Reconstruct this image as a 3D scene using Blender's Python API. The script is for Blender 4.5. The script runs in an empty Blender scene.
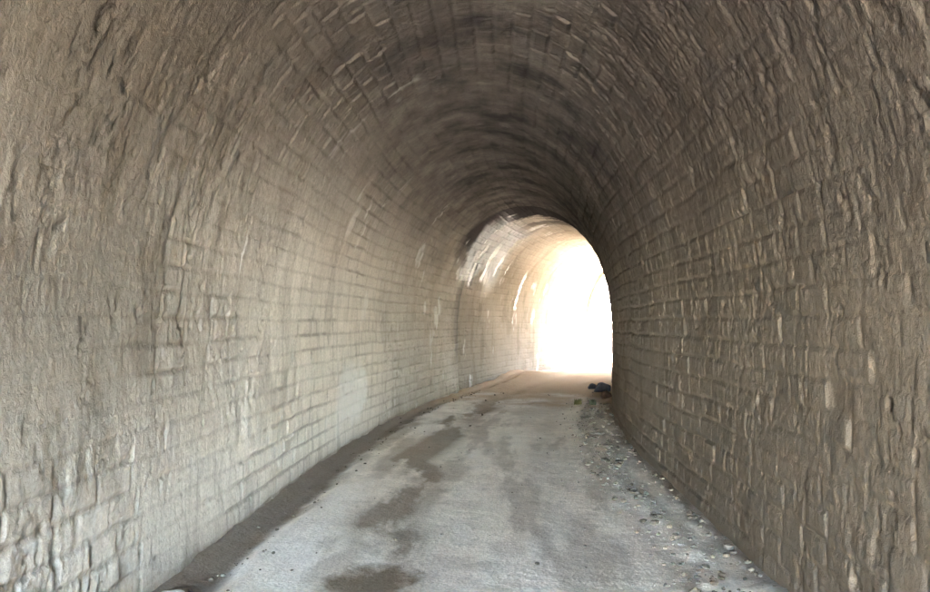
import bpy, math, random
import numpy as np
random.seed(7)
scene = bpy.context.scene
COL = scene.collection

# ------------------------------------------------------------------ noise
def _hash(ix, iy, seed):
    ix = ix.astype(np.int64); iy = iy.astype(np.int64)
    h = (ix * 374761393 + iy * 668265263 + seed * 974634777) & 0xffffffff
    h = ((h ^ (h >> 13)) * 1274126177) & 0xffffffff
    h = ((h ^ (h >> 15)) * 2246822519) & 0xffffffff
    return ((h ^ (h >> 16)) & 0xffffffff) / 4294967296.0

def vn(x, y, seed=0):
    ix = np.floor(x); iy = np.floor(y)
    fx = x - ix; fy = y - iy
    fx = fx * fx * (3 - 2 * fx); fy = fy * fy * (3 - 2 * fy)
    a = _hash(ix, iy, seed); b = _hash(ix + 1, iy, seed)
    c = _hash(ix, iy + 1, seed); d = _hash(ix + 1, iy + 1, seed)
    return (a * (1 - fx) + b * fx) * (1 - fy) + (c * (1 - fx) + d * fx) * fy

def fbm(x, y, seed=0, octv=4, gain=0.5):
    t = 0; a = 1.0; n = 0
    for k in range(octv):
        t = t + a * vn(x * 2 ** k + 17.3 * k, y * 2 ** k - 9.1 * k, seed + k); n += a; a *= gain
    return t / n

def sst(a, b, x):
    t = np.clip((x - a) / (b - a), 0, 1)
    return t * t * (3 - 2 * t)

# ------------------------------------------------------------------ centreline
S0, S1 = -6.2, 33.6
DS = 0.05
_s = np.arange(-220, 260, DS)
_th = 0.039 + 0.0172 * np.clip(_s - 8.5, 0, 30.0) - 0.012 * np.clip(-_s - 9, 0, 20)
_x = np.cumsum(np.sin(_th)) * DS; _y = np.cumsum(np.cos(_th)) * DS
_i0 = int(np.argmin(abs(_s)))
_x = _x - _x[_i0] - 0.20; _y = _y - _y[_i0]

def world(s, t):
    """point at arc length s, t metres to the right"""
    x = np.interp(s, _s, _x); y = np.interp(s, _s, _y); th = np.interp(s, _s, _th)
    return x + t * np.cos(th), y - t * np.sin(th)

# ------------------------------------------------------------------ mesh helpers
def grid_mesh(name, V, mat, attrs=None, uv=None, parent=None, flip=False, smooth=True):
    """V: (n, m, 3) array -> one mesh object"""
    n, m, _ = V.shape
    me = bpy.data.meshes.new(name)
    me.vertices.add(n * m)
    me.vertices.foreach_set('co', V.reshape(-1).astype(np.float32))
    idx = np.arange(n * m).reshape(n, m)
    q = np.stack([idx[:-1, :-1], idx[1:, :-1], idx[1:, 1:], idx[:-1, 1:]], -1).reshape(-1, 4)
    if flip: q = q[:, ::-1]
    nf = len(q)
    me.loops.add(nf * 4); me.polygons.add(nf)
    me.loops.foreach_set('vertex_index', q.reshape(-1).astype(np.int32))
    me.polygons.foreach_set('loop_start', (np.arange(nf) * 4).astype(np.int32))
    me.polygons.foreach_set('use_smooth', np.full(nf, smooth))
    me.update(calc_edges=True)
    if uv is not None:
        l = me.uv_layers.new(name='UVMap')
        l.data.foreach_set('uv', uv.reshape(-1, 2)[q.reshape(-1)].reshape(-1).astype(np.float32))
    for k, a in (attrs or {}).items():
        at = me.attributes.new(k, 'FLOAT', 'POINT')
        at.data.foreach_set('value', np.broadcast_to(a, (n, m)).reshape(-1).astype(np.float32))
    me.materials.append(mat)
    o = bpy.data.objects.new(name, me); COL.objects.link(o)
    if parent: o.parent = parent
    return o

def raw_mesh(name, verts, faces, mat, parent=None, smooth=False):
    me = bpy.data.meshes.new(name)
    me.from_pydata([tuple(v) for v in verts], [], [tuple(f) for f in faces])
    if smooth: me.polygons.foreach_set('use_smooth', [True] * len(me.polygons))
    me.materials.append(mat); me.update()
    o = bpy.data.objects.new(name, me); COL.objects.link(o)
    if parent: o.parent = parent
    return o

def tag(o, label, cat, group=None, kind=None):
    o['label'] = label; o['category'] = cat
    if group: o['group'] = group
    if kind: o['kind'] = kind
    return o

# ------------------------------------------------------------------ material helper
class NT:
    def __init__(self, name):
        self.m = bpy.data.materials.new(name); self.m.use_nodes = True
        self.t = self.m.node_tree; self.t.nodes.clear()
        self.out = self.n('ShaderNodeOutputMaterial'); self.b = self.n('ShaderNodeBsdfPrincipled')
        self.l(self.b.outputs[0], self.out.inputs[0])
    def n(self, k, **p):
        n = self.t.nodes.new(k)
        for a, v in p.items(): setattr(n, a, v)
        return n
    def l(self, a, b): self.t.links.new(a, b)
    def attr(self, name): return self.n('ShaderNodeAttribute', attribute_name=name).outputs['Fac']
    def mix(self, f, a, b, mode='MIX'):
        n = self.n('ShaderNodeMix', data_type='RGBA', blend_type=mode)
        for s, v in ((n.inputs['Factor'], f), (n.inputs['A'], a), (n.inputs['B'], b)):
            if hasattr(v, 'links'): self.l(v, s)
            elif isinstance(v, (int, float)): s.default_value = v if s.type == 'VALUE' else (v, v, v, 1)
            else: s.default_value = (*v, 1)
        return n.outputs['Result']
    def math(self, op, a, b=0.0, clamp=False):
        n = self.n('ShaderNodeMath', operation=op, use_clamp=clamp)
        for s, v in ((n.inputs[0], a), (n.inputs[1], b)):
            if hasattr(v, 'links'): self.l(v, s)
            else: s.default_value = v
        return n.outputs[0]
    def noise(self, vec, scale, detail=4, rough=0.55, dist=0.0):
        n = self.n('ShaderNodeTexNoise'); n.inputs['Scale'].default_value = scale
        n.inputs['Detail'].default_value = detail; n.inputs['Roughness'].default_value = rough
        n.inputs['Distortion'].default_value = dist
        if vec is not None: self.l(vec, n.inputs['Vector'])
        return n.outputs['Fac']
    def mapr(self, v, a, b, c=0.0, d=1.0):
        n = self.n('ShaderNodeMapRange'); self.l(v, n.inputs[0])
        for i, x in enumerate((a, b, c, d)): n.inputs[i + 1].default_value = x
        return n.outputs[0]
    def scaled(self, vec, sc):
        n = self.n('ShaderNodeMapping'); n.inputs['Scale'].default_value = sc; self.l(vec, n.inputs[0])
        return n.outputs[0]
    def bump(self, h, strength, dist, prev=None):
        n = self.n('ShaderNodeBump'); n.inputs['Strength'].default_value = strength
        n.inputs['Distance'].default_value = dist; self.l(h, n.inputs['Height'])
        if prev is not None: self.l(prev, n.inputs['Normal'])
        return n.outputs[0]
    def done(self, col, rough, normal=None, spec=0.3):
        for s, v in ((self.b.inputs['Base Color'], col), (self.b.inputs['Roughness'], rough)):
            if hasattr(v, 'links'): self.l(v, s)
            elif isinstance(v, (int, float)): s.default_value = v
            else: s.default_value = (*v, 1)
        self.b.inputs['Specular IOR Level'].default_value = spec
        if normal is not None: self.l(normal, self.b.inputs['Normal'])
        return self.m

def masonry_material(name='rough_masonry'):
    k = NT(name)
    tc = k.n('ShaderNodeTexCoord'); uv = tc.outputs['UV']; ob = tc.outputs['Object']
    tone = k.attr('tone'); joint = k.attr('joint'); soot = k.attr('soot')
    lime = k.attr('lime'); dirt_shade = k.attr('dirt_shade'); damp = k.attr('damp'); plaster = k.attr('plaster')
    c = k.mix(tone, (0.27, 0.23, 0.18), (0.385, 0.335, 0.275))
    big = k.mapr(k.noise(uv, 0.9, 5, 0.6), 0.3, 0.7)
    c = k.mix(k.math('MULTIPLY', big, 0.45), c, (0.36, 0.335, 0.295))
    c = k.mix(plaster, c, (0.37, 0.33, 0.28))
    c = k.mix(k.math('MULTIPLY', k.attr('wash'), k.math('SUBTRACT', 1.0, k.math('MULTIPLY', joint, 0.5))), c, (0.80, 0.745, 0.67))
    c = k.mix(k.math('MULTIPLY', joint, 0.25), c, (0.20, 0.185, 0.165))
    fine = k.mapr(k.noise(uv, 38, 5, 0.65), 0.25, 0.75, 0.78, 1.2)
    c = k.mix(1.0, c, fine, 'MULTIPLY')
    # runs of grime down the masonry
    runs = k.mapr(k.noise(k.scaled(uv, (5.0, 0.5, 1)), 2.0, 4, 0.6), 0.52, 0.72)
    c = k.mix(k.math('MULTIPLY', runs, 0.30), c, (0.15, 0.13, 0.11))
    c = k.mix(dirt_shade, c, (0.168, 0.140, 0.108))
    c = k.mix(soot, c, (0.045, 0.040, 0.041))
    c = k.mix(damp, c, (0.045, 0.042, 0.042))
    c = k.mix(lime, c, (0.80, 0.79, 0.76))
    nz1 = k.noise(k.scaled(uv, (1.0, 0.7, 1)), 26, 6, 0.68, 0.6)
    nz2 = k.noise(uv, 95, 3, 0.6)
    h = k.bump(nz1, 0.8, 0.016)
    h = k.bump(nz2, 0.5, 0.006, h)
    rough = k.mapr(damp, 0, 1, 0.95, 0.78)
    m = k.done(c, rough, h, 0.0)
    k.l(k.math('MULTIPLY', damp, 0.22), k.b.inputs['Specular IOR Level'])
    return m

def stone_material(name, ca, cb, scale=9.0, bump=0.02):
    k = NT(name); tc = k.n('ShaderNodeTexCoord'); ob = tc.outputs['Object']
    f = k.mapr(k.noise(ob, scale, 6, 0.65), 0.3, 0.7)
    c = k.mix(f, ca, cb)
    return k.done(c, 0.92, k.bump(k.noise(ob, scale * 3, 6, 0.7), 0.8, bump), 0.08)

M_WALL = masonry_material()
M_ROCK = stone_material('weathered_rock', (0.22, 0.19, 0.15), (0.38, 0.34, 0.28), 1.5, 0.06)
M_PALE = stone_material('pale_limestone', (0.42, 0.41, 0.39), (0.62, 0.60, 0.57), 14)
M_DARK = stone_material('dark_rock', (0.045, 0.05, 0.062), (0.10, 0.10, 0.115), 10)
M_GRAV = stone_material('grey_rubble', (0.085, 0.07, 0.053), (0.23, 0.20, 0.16), 5, 0.01)

def floor_material():
    k = NT('dusty_road'); tc = k.n('ShaderNodeTexCoord'); ob = tc.outputs['Object']
    wet = k.attr('wet'); earth = k.attr('earth'); edge = k.attr('edge'); pale = k.attr('pale')
    base = k.mix(k.mapr(k.noise(ob, 2.2, 6, 0.6, 0.4), 0.3, 0.7), (0.70, 0.63, 0.54), (0.86, 0.79, 0.69))
    base = k.mix(k.math('MULTIPLY', k.mapr(k.noise(ob, 7, 5, 0.7, 0.8), 0.55, 0.75), 0.45), base, (0.17, 0.155, 0.13))
    base = k.mix(pale, base, (0.87, 0.83, 0.77))
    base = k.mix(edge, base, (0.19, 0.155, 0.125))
    base = k.mix(wet, base, (0.22, 0.175, 0.128))
    base = k.mix(earth, base, (0.36, 0.265, 0.18))
    base = k.mix(1.0, base, k.mapr(k.noise(ob, 45, 4, 0.7), 0.25, 0.75, 0.75, 1.25), 'MULTIPLY')
    v = k.n('ShaderNodeTexVoronoi'); v.inputs['Scale'].default_value = 55; k.l(ob, v.inputs['Vector'])
    h = k.bump(k.noise(ob, 16, 6, 0.7), 0.7, 0.02)
    h = k.bump(v.outputs['Distance'], 0.35, 0.006, h)
    return k.done(base, k.mapr(wet, 0, 1, 0.95, 0.75), h, 0.0)
M_FLOOR = floor_material()

def terrain_material():
    k = NT('hillside_earth'); tc = k.n('ShaderNodeTexCoord'); ob = tc.outputs['Object']
    g = k.mapr(k.noise(ob, 0.5, 6, 0.65), 0.42, 0.62)
    c = k.mix(g, (0.42, 0.36, 0.28), (0.10, 0.12, 0.05))
    flat = k.attr('bare')
    c = k.mix(flat, c, (0.46, 0.41, 0.34))
    return k.done(c, 0.95, k.bump(k.noise(ob, 3, 7, 0.7), 1.0, 0.1))
M_TERR = terrain_material()

# ------------------------------------------------------------------ masonry relief
R = 1.82; HS = 1.40; AH = 2.66            # half width, springing height, rise of the arch
_a = np.linspace(0, math.pi, 4001)
_pt = -R * np.cos(_a); _pz = HS + AH * np.sin(_a) ** 0.93
_pl = np.concatenate([[0], np.cumsum(np.hypot(np.diff(_pt), np.diff(_pz)))])
_nt = np.gradient(_pz, _pl); _nz = -np.gradient(_pt, _pl)
_nn = np.hypot(_nt, _nz); _nt /= _nn; _nz /= _nn
LW = HS; LV = float(_pl[-1]); LT = 2 * LW + LV

def profile(u):
    """position (t, z) and inward normal along the section: left foot -> crown -> right foot"""
    v = np.clip(u - LW, 0, LV)
    lo = u < LW; hi = u > LW + LV
    t = np.where(lo, -R, np.where(hi, R, np.interp(v, _pl, _pt)))
    z = np.where(lo, u, np.where(hi, LT - u, np.interp(v, _pl, _pz)))
    nt = np.where(lo, 1.0, np.where(hi, -1.0, np.interp(v, _pl, _nt)))
    nz = np.where(lo | hi, 0.0, np.interp(v, _pl, _nz))
    return t, z, nt, nz

CH = LT / 62.0                              # height of one course
def relief(s, u):
    us = u + 0.030 * (vn(s * 0.9, u * 1.1, 5) - 0.5) + 0.012 * (vn(s * 4, u * 4, 6) - 0.5)
    row = np.floor(us / CH); fr = us / CH - row
    Lr = 0.27 + 0.20 * _hash(row, row * 0 + 3, 11)
    q = (s + 0.02 * (vn(s * 6, u * 3, 8) - 0.5)) / Lr + _hash(row, row * 0 + 9, 12) * 7
    ci = np.floor(q); fc = q - ci
    # uneven joints
    j = 0.32 * (_hash(ci, row, 31) - 0.5)
    fc2 = np.clip(fc, 0, 1)
    d = np.minimum(np.minimum(fr, 1 - fr) * CH, np.minimum(fc2, 1 - fc2) * Lr)
    jw = 0.010 + 0.012 * vn(s * 3, u * 3, 22)
    joint = 1 - sst(jw * 0.35, jw * 1.5, d)
    r1 = _hash(ci, row, 41); r2 = _hash(ci, row, 42); r3 = _hash(ci, row, 43); r4 = _hash(ci, row, 44)
    face = 0.012 * (r1 - 0.5) + 0.012 * (r2 - 0.5) * (fc - 0.5) * 2 + 0.008 * (r3 - 0.5) * (fr - 0.5) * 2
    face = face - 0.014 * (r4 > 0.95)
    mas = face * (1 - joint) - 0.013 * joint
    # hewn stone faces: crisp chisel facets and grit, the same in every direction
    rough = 0.016 * (fbm(s * 11, u * 9, 51, 5, 0.72) - 0.5) + 0.060 * (fbm(s * 0.8, u * 0.7, 52, 3) - 0.5)
    chis = vn(s * 34 + 2 * vn(s * 5, u * 5, 3), u * 7, 61)
    pat = sst(0.45, 0.7, vn(s * 1.3, u * 1.5, 72))
    scars = 0.005 * sst(0.72, 0.90, chis) * pat - 0.007 * sst(0.80, 0.93, vn(s * 26, u * 8, 71)) * (0.3 + pat)
    pl = fbm(s * 0.55 + 5, u * 0.75, 81, 5, 0.62)
    near = sst(14, 7, s)
    rw = sst(LT * 0.55, LT * 0.7, u)
    plaster = np.clip(sst(0.46, 0.56, pl) * (0.45 + 0.35 * near) * (1 - 0.45 * rw) + 0.12, 0, 1)
    sp = fbm(s * 4.1, u * 3.6, 91, 5, 0.7)
    spall = sst(0.63, 0.65, sp)
    amp = 1 - 0.30 * sst(6.5, 4.0, s)
    disp = (mas * (1 - 0.80 * plaster) + rough + scars - 0.009 * spall) * amp
    pits = sst(0.84, 0.90, vn(s * 15 + 4, u * 11, 141)) * sst(0.45, 0.62, fbm(s * 0.9, u * 0.8, 143, 3))
    disp = disp - 0.016 * pits
    cutl = 19.6 + 0.10 * (fbm(s * 0 + 1, u * 2.0, 191, 3) - 0.5)
    disp = disp - 0.10 * sst(-0.02, 0.02, s - cutl)          # the far length of lining stands a little further back
    tone = np.clip(0.5 + 0.9 * (r2 - 0.5) + 0.5 * (fbm(s * 2, u * 2, 95) - 0.5), 0, 1)
    return disp, joint * (1 - 0.8 * plaster), tone, plaster * 0.8

def streak(s, u, s_c, u0, u1, w, slant=0.0, seed=0):
    c = s_c + slant * (u - u0) + 0.05 * (vn(u * 5, u * 0 + seed, seed) - 0.5)
    prof = sst(u0, u0 + 0.12, u) * (1 - sst(u1 - 0.5, u1, u))
    ww = w * (0.45 + 0.9 * vn(u * 7, s * 3, seed + 4))
    return prof * (1 - sst(ww * 0.6, ww, np.abs(s - c)))

def stains(s, u):
    """u: 0 at the left foot, LT at the right foot"""
    uc = np.abs(u - LT / 2 - 0.50)
    n = fbm(s * 0.7, u * 0.9, 101, 5, 0.6); n2 = fbm(s * 2.6, u * 1.1, 103, 4, 0.6)
    soot = (1 - sst(0.9, 3.5, uc + 1.6 * (n - 0.5) + 0.8 * (n2 - 0.5)))
    soot = soot * (0.74 + 0.24 * sst(3, 10, s)) * (0.90 + 0.55 * (n2 - 0.5) + 0.5 * (fbm(s * 4, u * 5, 107, 4, .6) - .5))
    soot = np.maximum(soot, 0.72 * np.exp(-((s - 19.5 + 0.4 * (n2 - .5)) / 0.40) ** 2) * sst(0.1, 1.2, u))
    farl = sst(-0.04, 0.04, s - 19.6)
    ring = sst(16.2, 18.4, s + 1.5 * (n2 - 0.5)) * (1 - sst(2.0, 3.0, uc + 1.2 * (n - 0.5)))
    soot = np.clip(np.maximum(soot * 0.9 * (1 - 0.85 * sst(20.5, 25, s)), ring), 0, 0.96)
    soot = soot * (1 - farl) + farl * 0.8 * sst(0.45, 0.6, n2) * sst(23.5, 20.5, s) * (1 - sst(1.5, 2.4, uc))
    side = sst(LW + LV * 0.55, LW + LV * 0.80, u)                    # right hand wall takes a darker, browner tone
    foot = np.exp(-u / 0.10) + np.exp(-(LT - u) / 0.25)
    far = farl * (0.64 - 0.55 * sst(2.8, 4.2, u)) + 0.72 * sst(8.5, 3.5, s) * sst(0.3, 1.8, u) + 0.30 * sst(2.0, 3.4, u) * sst(11, 6, s) * (u < LT * .5)  # near and far lengths darkened in colour to offset strong light from the mouths
    dirt_shade = np.clip(far + side * (0.66 + 0.5 * (n - 0.5) + 0.75 * sst(8, 4, s)) + 0.55 * foot + 0.25 * sst(0.55, 0.7, n2) , 0, 0.95)
    damp = sst(0.22, 0.34, fbm(s * 1.1, u * 0.8, 111, 4, 0.6)) * sst(18.3, 19.3, s + (n2 - .5)) * (1 - sst(22.3, 23.4, s + 2 * (n2 - .5))) * sst(2.3, 2.9, u + 1.2 * (n2 - .5)) * (1 - sst(4.1, 4.6, u + 0.8 * (n2 - .5)))
    lime = np.zeros_like(s)
    for (sc, a, b, w, sl) in ((20.4, 2.45, 3.7, .13, .06), (21.4, 2.6, 3.8, .22, .10), (22.5, 2.8, 3.6, .16, .12), (19.9, 3.5, 4.1, .10, .0),
                              (25.6, 1.95, 3.3, .16, .1), (23.6, 2.9, 3.5, .06, .1), (19.0, 4.4, 4.7, .12, .0), (20.5, 4.7, 4.95, .10, .0), (22.2, 4.6, 5.0, .10, .0),
                              (6.5, 1.9, 2.5, .02, .0), (9.2, 1.4, 1.9, .03, .0)):
        lime = np.maximum(lime, streak(s, u, sc, a, b, w, sl, int(sc * 10)))
    # the pale patch low on the left wall
    r = np.sqrt(((s - 11.3) / 0.95) ** 2 + ((u - 0.62) / 0.42) ** 2) + 0.9 * (fbm(s * 3, u * 4, 121) - 0.5)
    lime = np.maximum(lime, 0.65 * (1 - sst(0.6, 1.1, r)))
    lime = np.maximum(lime, 0.35 * sst(0.70, 0.80, fbm(s * 1.7, u * 1.1, 131, 4, 0.6)) * sst(6, 9, s) * (u < LT * .5))
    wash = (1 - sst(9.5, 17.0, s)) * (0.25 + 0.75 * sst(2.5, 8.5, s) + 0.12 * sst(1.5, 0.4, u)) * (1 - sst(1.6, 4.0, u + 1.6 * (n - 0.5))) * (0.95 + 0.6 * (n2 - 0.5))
    return dict(soot=soot * (1 - lime), wash=np.clip(wash, 0, 1), dirt_shade=dirt_shade * (1 - damp), damp=damp * 0.85 * (1 - lime), lime=lime)

def lining(name, srows, u0, u1, du, parent, off=None, bury=True):
    nu = max(2, int(round((u1 - u0) / du)))
    u = np.linspace(u0, u1, nu + 1)
    Sg, Ug = np.meshgrid(srows, u, indexing='ij')
    disp, joint, tone, plaster = relief(Sg, Ug)
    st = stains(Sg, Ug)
    if off is not None: disp = disp * 0.6 + off[:, None]
    t, z, nt, nz = profile(Ug)
    t = t + nt * disp; z = z + nz * disp
    X, Y = world(Sg, t)
    V = np.stack([X, Y, z], -1)
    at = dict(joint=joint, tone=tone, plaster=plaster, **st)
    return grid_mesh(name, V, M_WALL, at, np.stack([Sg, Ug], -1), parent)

rows = np.concatenate([np.arange(S0, 1.5, 0.07), np.arange(1.5, 9, 0.0125), np.arange(9, 16, 0.022), np.arange(16, S1, 0.04), [S1]])
tunnel = bpy.data.objects.new('tunnel', None); COL.objects.link(tunnel)
tag(tunnel, 'old arched tunnel of rough grey-brown masonry bending right towards a bright mouth', 'tunnel')
ua, ub = CH * 14, CH * 48
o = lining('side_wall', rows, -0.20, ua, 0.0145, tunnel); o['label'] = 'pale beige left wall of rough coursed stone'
o = lining('vault', rows, ua, ub, 0.0165, tunnel); o['label'] = 'soot-darkened arched vault'
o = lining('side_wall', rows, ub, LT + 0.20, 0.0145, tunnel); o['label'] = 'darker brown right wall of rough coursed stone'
# ------------------------------------------------------------------ portals (face walls with the arch cut out), behind the camera and at the far mouth
def portal(name, s_in, sgn, parent):
    T = 0.7; W = 5.0; H = 6.2
    u = np.linspace(0, LT, 49); t, z, _, _ = profile(u)
    # outer outline matched point by point
    ot = []; oz = []
    for ti, zi, ui in zip(t, z, u):
        cx, cz = ti, zi - 2.2
        k = min(W / max(abs(cx), 1e-6), (H - 2.2) / cz if cz > 1e-6 else 1e9, 2.2 / -cz if cz < -1e-6 else 1e9)
        ot.append(cx * k); oz.append(2.2 + cz * k)
    ot = np.array(ot); oz = np.array(oz)
    loops = []
    for ds, (a, b) in ((0.0, (t, z)), (0.0, (ot, oz)), (T, (ot, oz)), (T, (t * 1.0, z)), (0.0, (t, z))):
        x, y = world(np.full_like(a, s_in + sgn * ds), a)
        loops.append(np.stack([x, y, b - 0.02], -1))
    V = np.stack(loops, 0)
    Sg, Ug = np.meshgrid([0, 3, 4, 7, 8], u, indexing='ij')
    ob = grid_mesh(name, V, M_ROCK, uv=np.stack([Sg, Ug], -1), parent=parent, smooth=False)
    return ob
portal('portal_wall', S0, -1, tunnel)['label'] = 'stone face wall around the mouth'
portal('portal_wall', S1, 1, tunnel)['label'] = 'stone face wall around the mouth'

# ------------------------------------------------------------------ floor
CAM_Z = 1.55; F = 850.0; HOR = 325.0
def px2st(px, py):
    Y = F * CAM_Z / (py - HOR); X = (px - 465) / F * Y
    i = np.argmin((_x - X) ** 2 + (_y - Y) ** 2); th = _th[i]
    return float(_s[i]), float((X - _x[i]) * math.cos(th) - (Y - _y[i]) * math.sin(th))

def blob(s, t, px, py, rs, rt, seed, rot=0.0, nz=0.9):
    cs, ct = px2st(px, py)
    a = (s - cs); b = (t - ct)
    a, b = a * math.cos(rot) + b * math.sin(rot), -a * math.sin(rot) + b * math.cos(rot)
    r = np.sqrt((a / rs) ** 2 + (b / rt) ** 2) + 2.3 * nz * (fbm(s * 1.6, t * 3.0, seed, 6, 0.68) - 0.5)
    return 1 - sst(0.45, 1.35, r)

def floor_z(s, t):
    edgeL = 1 - sst(-1.56, -1.36, t + 0.16 * (fbm(s * 1.5, t * 0 + 2, 7) - 0.5))
    ridge = np.exp(-((t - 1.42 - 0.06 * np.sin(s * 1.3)) / 0.15) ** 2)
    z = -0.055 * edgeL + 0.05 * ridge * (0.4 + fbm(s * 3, t * 5, 9)) * (1 - sst(16, 20, s))
    z = z + 0.035 * (fbm(s * 1.1, t * 1.3, 13, 5, 0.55) - 0.5) + 0.012 * (fbm(s * 7, t * 7, 14, 3) - 0.5)
    z = z - 0.022 * np.exp(-((t + 0.55) / 0.22) ** 2) - 0.018 * np.exp(-((t - 0.72) / 0.22) ** 2)
    # silt and crumbs banked against both walls
    z = z + 0.06 * sst(1.55, 1.84, t) * (0.3 + 1.2 * fbm(s * 1.7, t * 3, 19, 4)) + 0.05 * sst(-1.66, -1.84, t) * (0.2 + 1.3 * fbm(s * 2.1, t * 3, 21, 4))
    # earth banked across the bend
    z = z + 0.16 * np.exp(-((s - 25.5) / 2.2) ** 2) * (0.5 + fbm(s * 0.9, t * 0.9, 17)) * sst(-0.2, -1.7, t)
    z = z + 0.09 * np.exp(-((s - 23.0) / 1.2) ** 2) * sst(0.2, 1.6, t)
    return z

srow = np.concatenate([np.arange(S0 - 1.0, 2.5, 0.1), np.arange(2.5, 12, 0.025), np.arange(12, 22, 0.05), np.arange(22, S1 + 1.01, 0.1)])
tcol = np.linspace(-1.99, 1.99, 161)
Sg, Tg = np.meshgrid(srow, tcol, indexing='ij')
zf = floor_z(Sg, Tg)
wob = Tg + 0.65 + 0.30 * (fbm(Sg * 0.8, Tg * 0 + 1, 561, 3) - 0.5) * 2
wet = 0.85 * np.exp(-(wob / 0.24) ** 2) * sst(0.26, 0.58, fbm(Sg * 0.6, Tg * 2.2, 571, 6, 0.68)) * 1.7
wet = np.maximum(wet, 0.25 * np.exp(-((Tg - 0.75) / 0.22) ** 2) * sst(0.45, 0.65, fbm(Sg * 0.4, Tg * 2.6, 577, 6, 0.68)))
wet = np.minimum(wet, 0.8)
wet = np.maximum(wet, 0.4 * sst(0.54, 0.68, fbm(Sg * 0.35, Tg * 2.4, 555, 6, 0.65)))
for k, (px, py, rs, rt, rot, amt) in enumerate((
        (368, 583, 0.42, 0.27, 0, 1.0), (415, 497, 1.1, 0.22, 0, .5), (450, 470, .9, .16, 0, .45), (395, 455, 1.8, 0.14, 0, .5), (400, 430, 2.0, 0.18, 0, .6), (340, 560, .6, .09, .2, .4),
        (305, 505, .35, .10, .3, .45), (330, 478, .45, .14, .2, .4), (350, 460, .8, .15, .1, .5), (505, 545, .22, .12, 0, .25),
        (600, 540, .25, .1, 0, .25), (560, 480, .5, .12, 0, .2), (450, 560, .2, .3, 0, .3), (540, 408, 2.2, .5, 0, .35), (470, 420, 2.0, .25, 0, .35))):
    wet = np.maximum(wet, amt * blob(Sg, Tg, px, py, rs, rt, 200 + k * 7, rot))
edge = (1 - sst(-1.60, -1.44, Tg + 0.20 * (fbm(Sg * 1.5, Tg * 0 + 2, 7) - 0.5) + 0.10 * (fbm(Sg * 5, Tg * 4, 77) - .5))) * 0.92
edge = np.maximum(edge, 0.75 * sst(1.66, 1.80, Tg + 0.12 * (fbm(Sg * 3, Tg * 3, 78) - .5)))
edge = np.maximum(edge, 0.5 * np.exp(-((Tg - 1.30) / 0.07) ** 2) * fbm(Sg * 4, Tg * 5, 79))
earth = sst(12.5, 20.5, Sg + 7.0 * (fbm(Sg * 1.3, Tg * 1.5, 33) - 0.5))
pale = 0.0
for (px, py, rs, rt, a) in ((270, 545, 1.0, .45, .7), (330, 500, 1.0, .3, .5), (420, 560, .35, .5, .35), (640, 510, 1.1, .16, .55), (500, 450, 1.6, .5, .35), (440, 425, 2, .4, .3), (560, 560, .7, .5, .3)):
    pale = np.maximum(pale, a * blob(Sg, Tg, px, py, rs, rt, int(px), 0, 1.3))
X, Y = world(Sg, Tg)
road = grid_mesh('road', np.stack([X, Y, zf], -1), M_FLOOR, dict(wet=wet, edge=edge, earth=earth, pale=pale * (1 - wet)), parent=None, flip=True)
road['kind'] = 'structure'

# ------------------------------------------------------------------ loose stones
def rock_verts(r, seed, sub=2, flat=0.7, rough=0.35):
    import bmesh
    rnd = random.Random(seed)
    bm = bmesh.new(); bmesh.ops.create_icosphere(bm, subdivisions=sub, radius=1.0)
    planes = []
    for _ in range(7):
        v = np.array([rnd.gauss(0, 1) for _ in range(3)]); v /= np.linalg.norm(v); planes.append((v, rnd.uniform(0.55, 0.9)))
    sx, sy, sz = rnd.uniform(.8, 1.25), rnd.uniform(.7, 1.1), flat * rnd.uniform(.8, 1.15)
    vs = []
    for v in bm.verts:
        p = np.array(v.co)
        for n_, d_ in planes:
            e = p.dot(n_) - d_
            if e > 0: p = p - n_ * e
        p = p * (1 + rough * 0.25 * (rnd.random() - 0.5))
        vs.append(p * np.array([sx, sy, sz]) * r)
    fs = [[l.index for l in f.verts] for f in bm.faces]
    bm.free()
    return np.array(vs), fs

def scatter_stones(name, spots, mat, label, cat):
    protos = [rock_verts(1.0, 900 + i, 1, 0.75, 0.5) for i in range(10)]
    VV = []; FF = []; n = 0
    for i, (s, t, r) in enumerate(spots):
        vs, fs = protos[i % 10]
        a = random.uniform(0, 6.28); ca, sa = math.cos(a), math.sin(a)
        p = vs * r; p = np.stack([p[:, 0] * ca - p[:, 1] * sa, p[:, 0] * sa + p[:, 1] * ca, p[:, 2] * random.uniform(.7, 1.2)], -1)
        x, y = world(np.array([s]), np.array([t])); z = floor_z(np.array([s]), np.array([t]))
        p = p + np.array([x[0], y[0], z[0] + r * 0.25])
        VV.append(p); FF += [[j + n for j in f] for f in fs]; n += len(vs)
    o = raw_mesh(name, np.concatenate(VV), FF, mat)
    return tag(o, label, cat, kind='stuff')

sp = []
for i in range(1100):
    s = random.uniform(3.2, 17) ** 1.0
    c = 1.42 + 0.06 * math.sin(s * 1.3)
    t = random.gauss(c, 0.13) if i % 5 else random.gauss(1.76, 0.05); r = min(0.06, 0.004 + random.expovariate(1 / 0.011))
    if t < 1.8: sp.append((s, t, r))
scatter_stones('rubble', sp, M_GRAV, 'ridge of grey broken rubble along the right road edge', 'rubble')
sp = []
for i in range(900):
    s = random.uniform(3.2, 20); t = random.choice([random.uniform(-1.75, 1.75), random.gauss(-1.5, .12), random.gauss(1.2, .2)])
    if abs(t) < 1.8: sp.append((s, t, min(0.022, 0.003 + random.expovariate(1 / 0.005))))
scatter_stones('grit', sp, M_GRAV, 'loose grit scattered thinly across the dusty grey road', 'grit')

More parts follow.
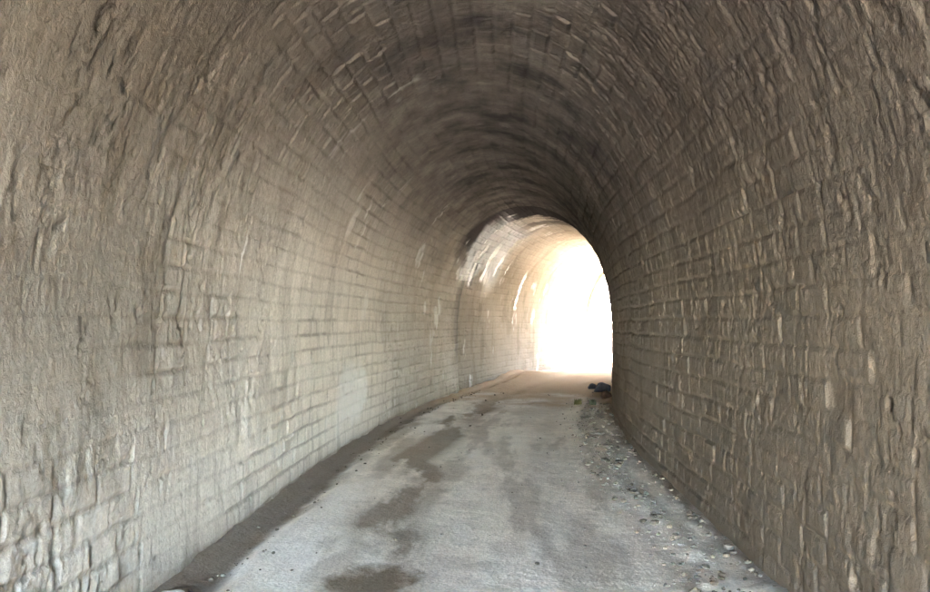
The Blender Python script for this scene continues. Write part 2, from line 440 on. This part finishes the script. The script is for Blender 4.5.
def rock(name, px, py, r, seed, mat, label, sub=3, flat=0.7):
    s, t = px2st(px, py); x, y = world(np.array([s]), np.array([t])); z = floor_z(np.array([s]), np.array([t]))[0]
    vs, fs = rock_verts(r, seed, sub, flat, 0.22)
    o = raw_mesh(name, vs, fs, mat); o.location = (x[0], y[0], z + r * flat * 0.45)
    return tag(o, label, 'stone')
rock('stone', 176, 590, 0.075, 3, M_PALE, 'pale chipped stone at the foot of the left wall in the bottom corner')
rock('stone', 156, 596, 0.05, 5, M_PALE, 'small whitish stone fragment touching the left wall, leftmost on the road', flat=.5)
rock('stone', 197, 585, 0.045, 8, M_DARK, 'dark brown stone just right of the pale chipped stone')
rock('boulder', 602, 392, 0.21, 13, M_DARK, 'dark blue-grey boulder standing in for the shadow by the right wall at the bend', flat=.75)  # dark rocks stand in for a dark blue shadow at the wall foot
rock('boulder', 592, 389, 0.12, 17, M_DARK, 'smaller dark boulder in place of the same shadow, left of the big one at the bend', flat=.7)
rock('boulder', 606, 399, 0.13, 19, stone_material('red_brown_rock', (0.07, 0.045, 0.03), (0.13, 0.085, 0.06)), 'reddish brown stone wedged between dark boulder and right wall', flat=.8)

# weeds by the boulders
def weed(name, px, py, h, n, mat, label):
    s, t = px2st(px, py); x, y = world(np.array([s]), np.array([t])); z = floor_z(np.array([s]), np.array([t]))[0]
    rnd = random.Random(int(px)); V = []; Fc = []
    for i in range(n):
        a = rnd.uniform(0, 6.28); l = h * rnd.uniform(.5, 1.1); lean = rnd.uniform(.15, .9) * l; w = 0.012 * rnd.uniform(.7, 1.4)
        b = np.array([rnd.gauss(0, .03), rnd.gauss(0, .03), 0.0]); d = np.array([math.cos(a), math.sin(a), 0]); p = np.array([-d[1], d[0], 0]) * w
        k = len(V); 
        for q in range(4):
            f = q / 3; c = b + d * lean * f * f + np.array([0, 0, l * (f - .25 * f * f)])
            V += [c - p * (1 - f * .95) * (1 + f), c + p * (1 - f * .95) * (1 + f)]
        for q in range(3): Fc.append([k + 2 * q, k + 2 * q + 1, k + 2 * q + 3, k + 2 * q + 2])
    o = raw_mesh(name, V, Fc, mat); o.location = (x[0], y[0], z)
    return tag(o, label, 'plant')
def leaf_mat(name, c):
    k = NT(name); return k.done(c, 0.7, None, 0.3)
weed('weed', 578, 404, 0.15, 60, leaf_mat('yellow_leaf', (0.12, 0.11, 0.04)), 'yellowish weed tuft left of the dark boulders')
weed('weed', 592, 407, 0.15, 70, leaf_mat('green_leaf', (0.07, 0.085, 0.045)), 'dull green weed tuft in front of the dark boulders')

# ------------------------------------------------------------------ terrain outside both mouths and over the tunnel
def terr_z(s, t, inside):
    n = fbm(s * 0.12 + 3, t * 0.12, 301, 5, 0.55)
    n2 = fbm(s * 0.7, t * 0.7, 311, 4, 0.6)
    cut = 6.5 * sst(3.0, 9.0, np.abs(t) + 1.4 * (n2 - 0.5)) * (0.75 + 0.5 * n) 
    dist = np.where(s > S1, s - S1, np.where(s < S0, S0 - s, 0))
    cut = cut * (1 - 0.75 * sst(6, 45, dist)) + 0.25 * (n2 - 0.5) * sst(2.0, 3.0, np.abs(t))
    hill = 6.3 + 5 * n + 1.0 * n2
    return np.where(inside, hill, cut) - 0.03
def terrain(name, s0, s1, ns, inside):
    ss = np.linspace(s0, s1, ns); tt = np.linspace(-34, 34, 137)
    A, B = np.meshgrid(ss, tt, indexing='ij')
    z = terr_z(A, B, inside)
    fall = sst(26, 34, np.abs(B)); z = z * (1 - fall) - 0.35 * fall
    X, Y = world(A, B)
    o = grid_mesh(name, np.stack([X, Y, z], -1), M_TERR, dict(bare=1 - sst(3.5, 7, np.abs(B))), flip=True)
    o['kind'] = 'structure'; return o
terrain('terrain', S1 + 0.72, S1 + 80, 160, False)
terrain('terrain', S0 - 80, S0 - 0.72, 160, False)
terrain('hill', S0 - 0.7, S1 + 0.7, 90, True)
gx = 900.0
g = raw_mesh('ground', [(-gx, -gx, -0.45), (gx, -gx, -0.45), (gx, gx, -0.45), (-gx, gx, -0.45)], [(0, 1, 2, 3)], M_ROCK); g['kind'] = 'structure'

# ------------------------------------------------------------------ light
SUN_EL, SUN_AZ = 52.0, 78.0                # azimuth clockwise from +Y
w = bpy.data.worlds.new('World'); scene.world = w; w.use_nodes = True
nt = w.node_tree; bg = nt.nodes['Background']
sky = nt.nodes.new('ShaderNodeTexSky'); sky.sky_type = 'NISHITA'; sky.sun_disc = False
sky.sun_elevation = math.radians(SUN_EL); sky.sun_rotation = math.radians(SUN_AZ)
nt.links.new(sky.outputs[0], bg.inputs[0]); bg.inputs[1].default_value = 0.12
L = bpy.data.lights.new('sun', 'SUN'); L.energy = 5.0; L.angle = math.radians(0.5); L.color = (1, 0.94, 0.86)
lo = bpy.data.objects.new('sun', L); COL.objects.link(lo)
from mathutils import Vector
a, e = math.radians(SUN_AZ), math.radians(SUN_EL)
sd = Vector((math.sin(a) * math.cos(e), math.cos(a) * math.cos(e), math.sin(e)))
lo.rotation_euler = (-sd).to_track_quat('-Z', 'Y').to_euler(); lo.location = sd * 60

# ------------------------------------------------------------------ camera
cd = bpy.data.cameras.new('camera'); cam = bpy.data.objects.new('camera', cd); COL.objects.link(cam)
cd.sensor_width = 36; cd.lens = F / 930 * 36; cd.clip_start = 0.05; cd.clip_end = 3000
cam.location = (0, 0, CAM_Z)
cam.rotation_euler = (math.radians(90) + math.atan((HOR - 296) / F), 0, 0)
scene.camera = cam
scene.render.engine = 'CYCLES'
scene.cycles.use_denoising = True
scene.cycles.diffuse_bounces = 8; scene.cycles.max_bounces = 12
scene.view_settings.view_transform = 'Standard'; scene.view_settings.look = 'None'
scene.view_settings.gamma = 1; scene.view_settings.use_curve_mapping = False
scene.view_settings.exposure = 8.12
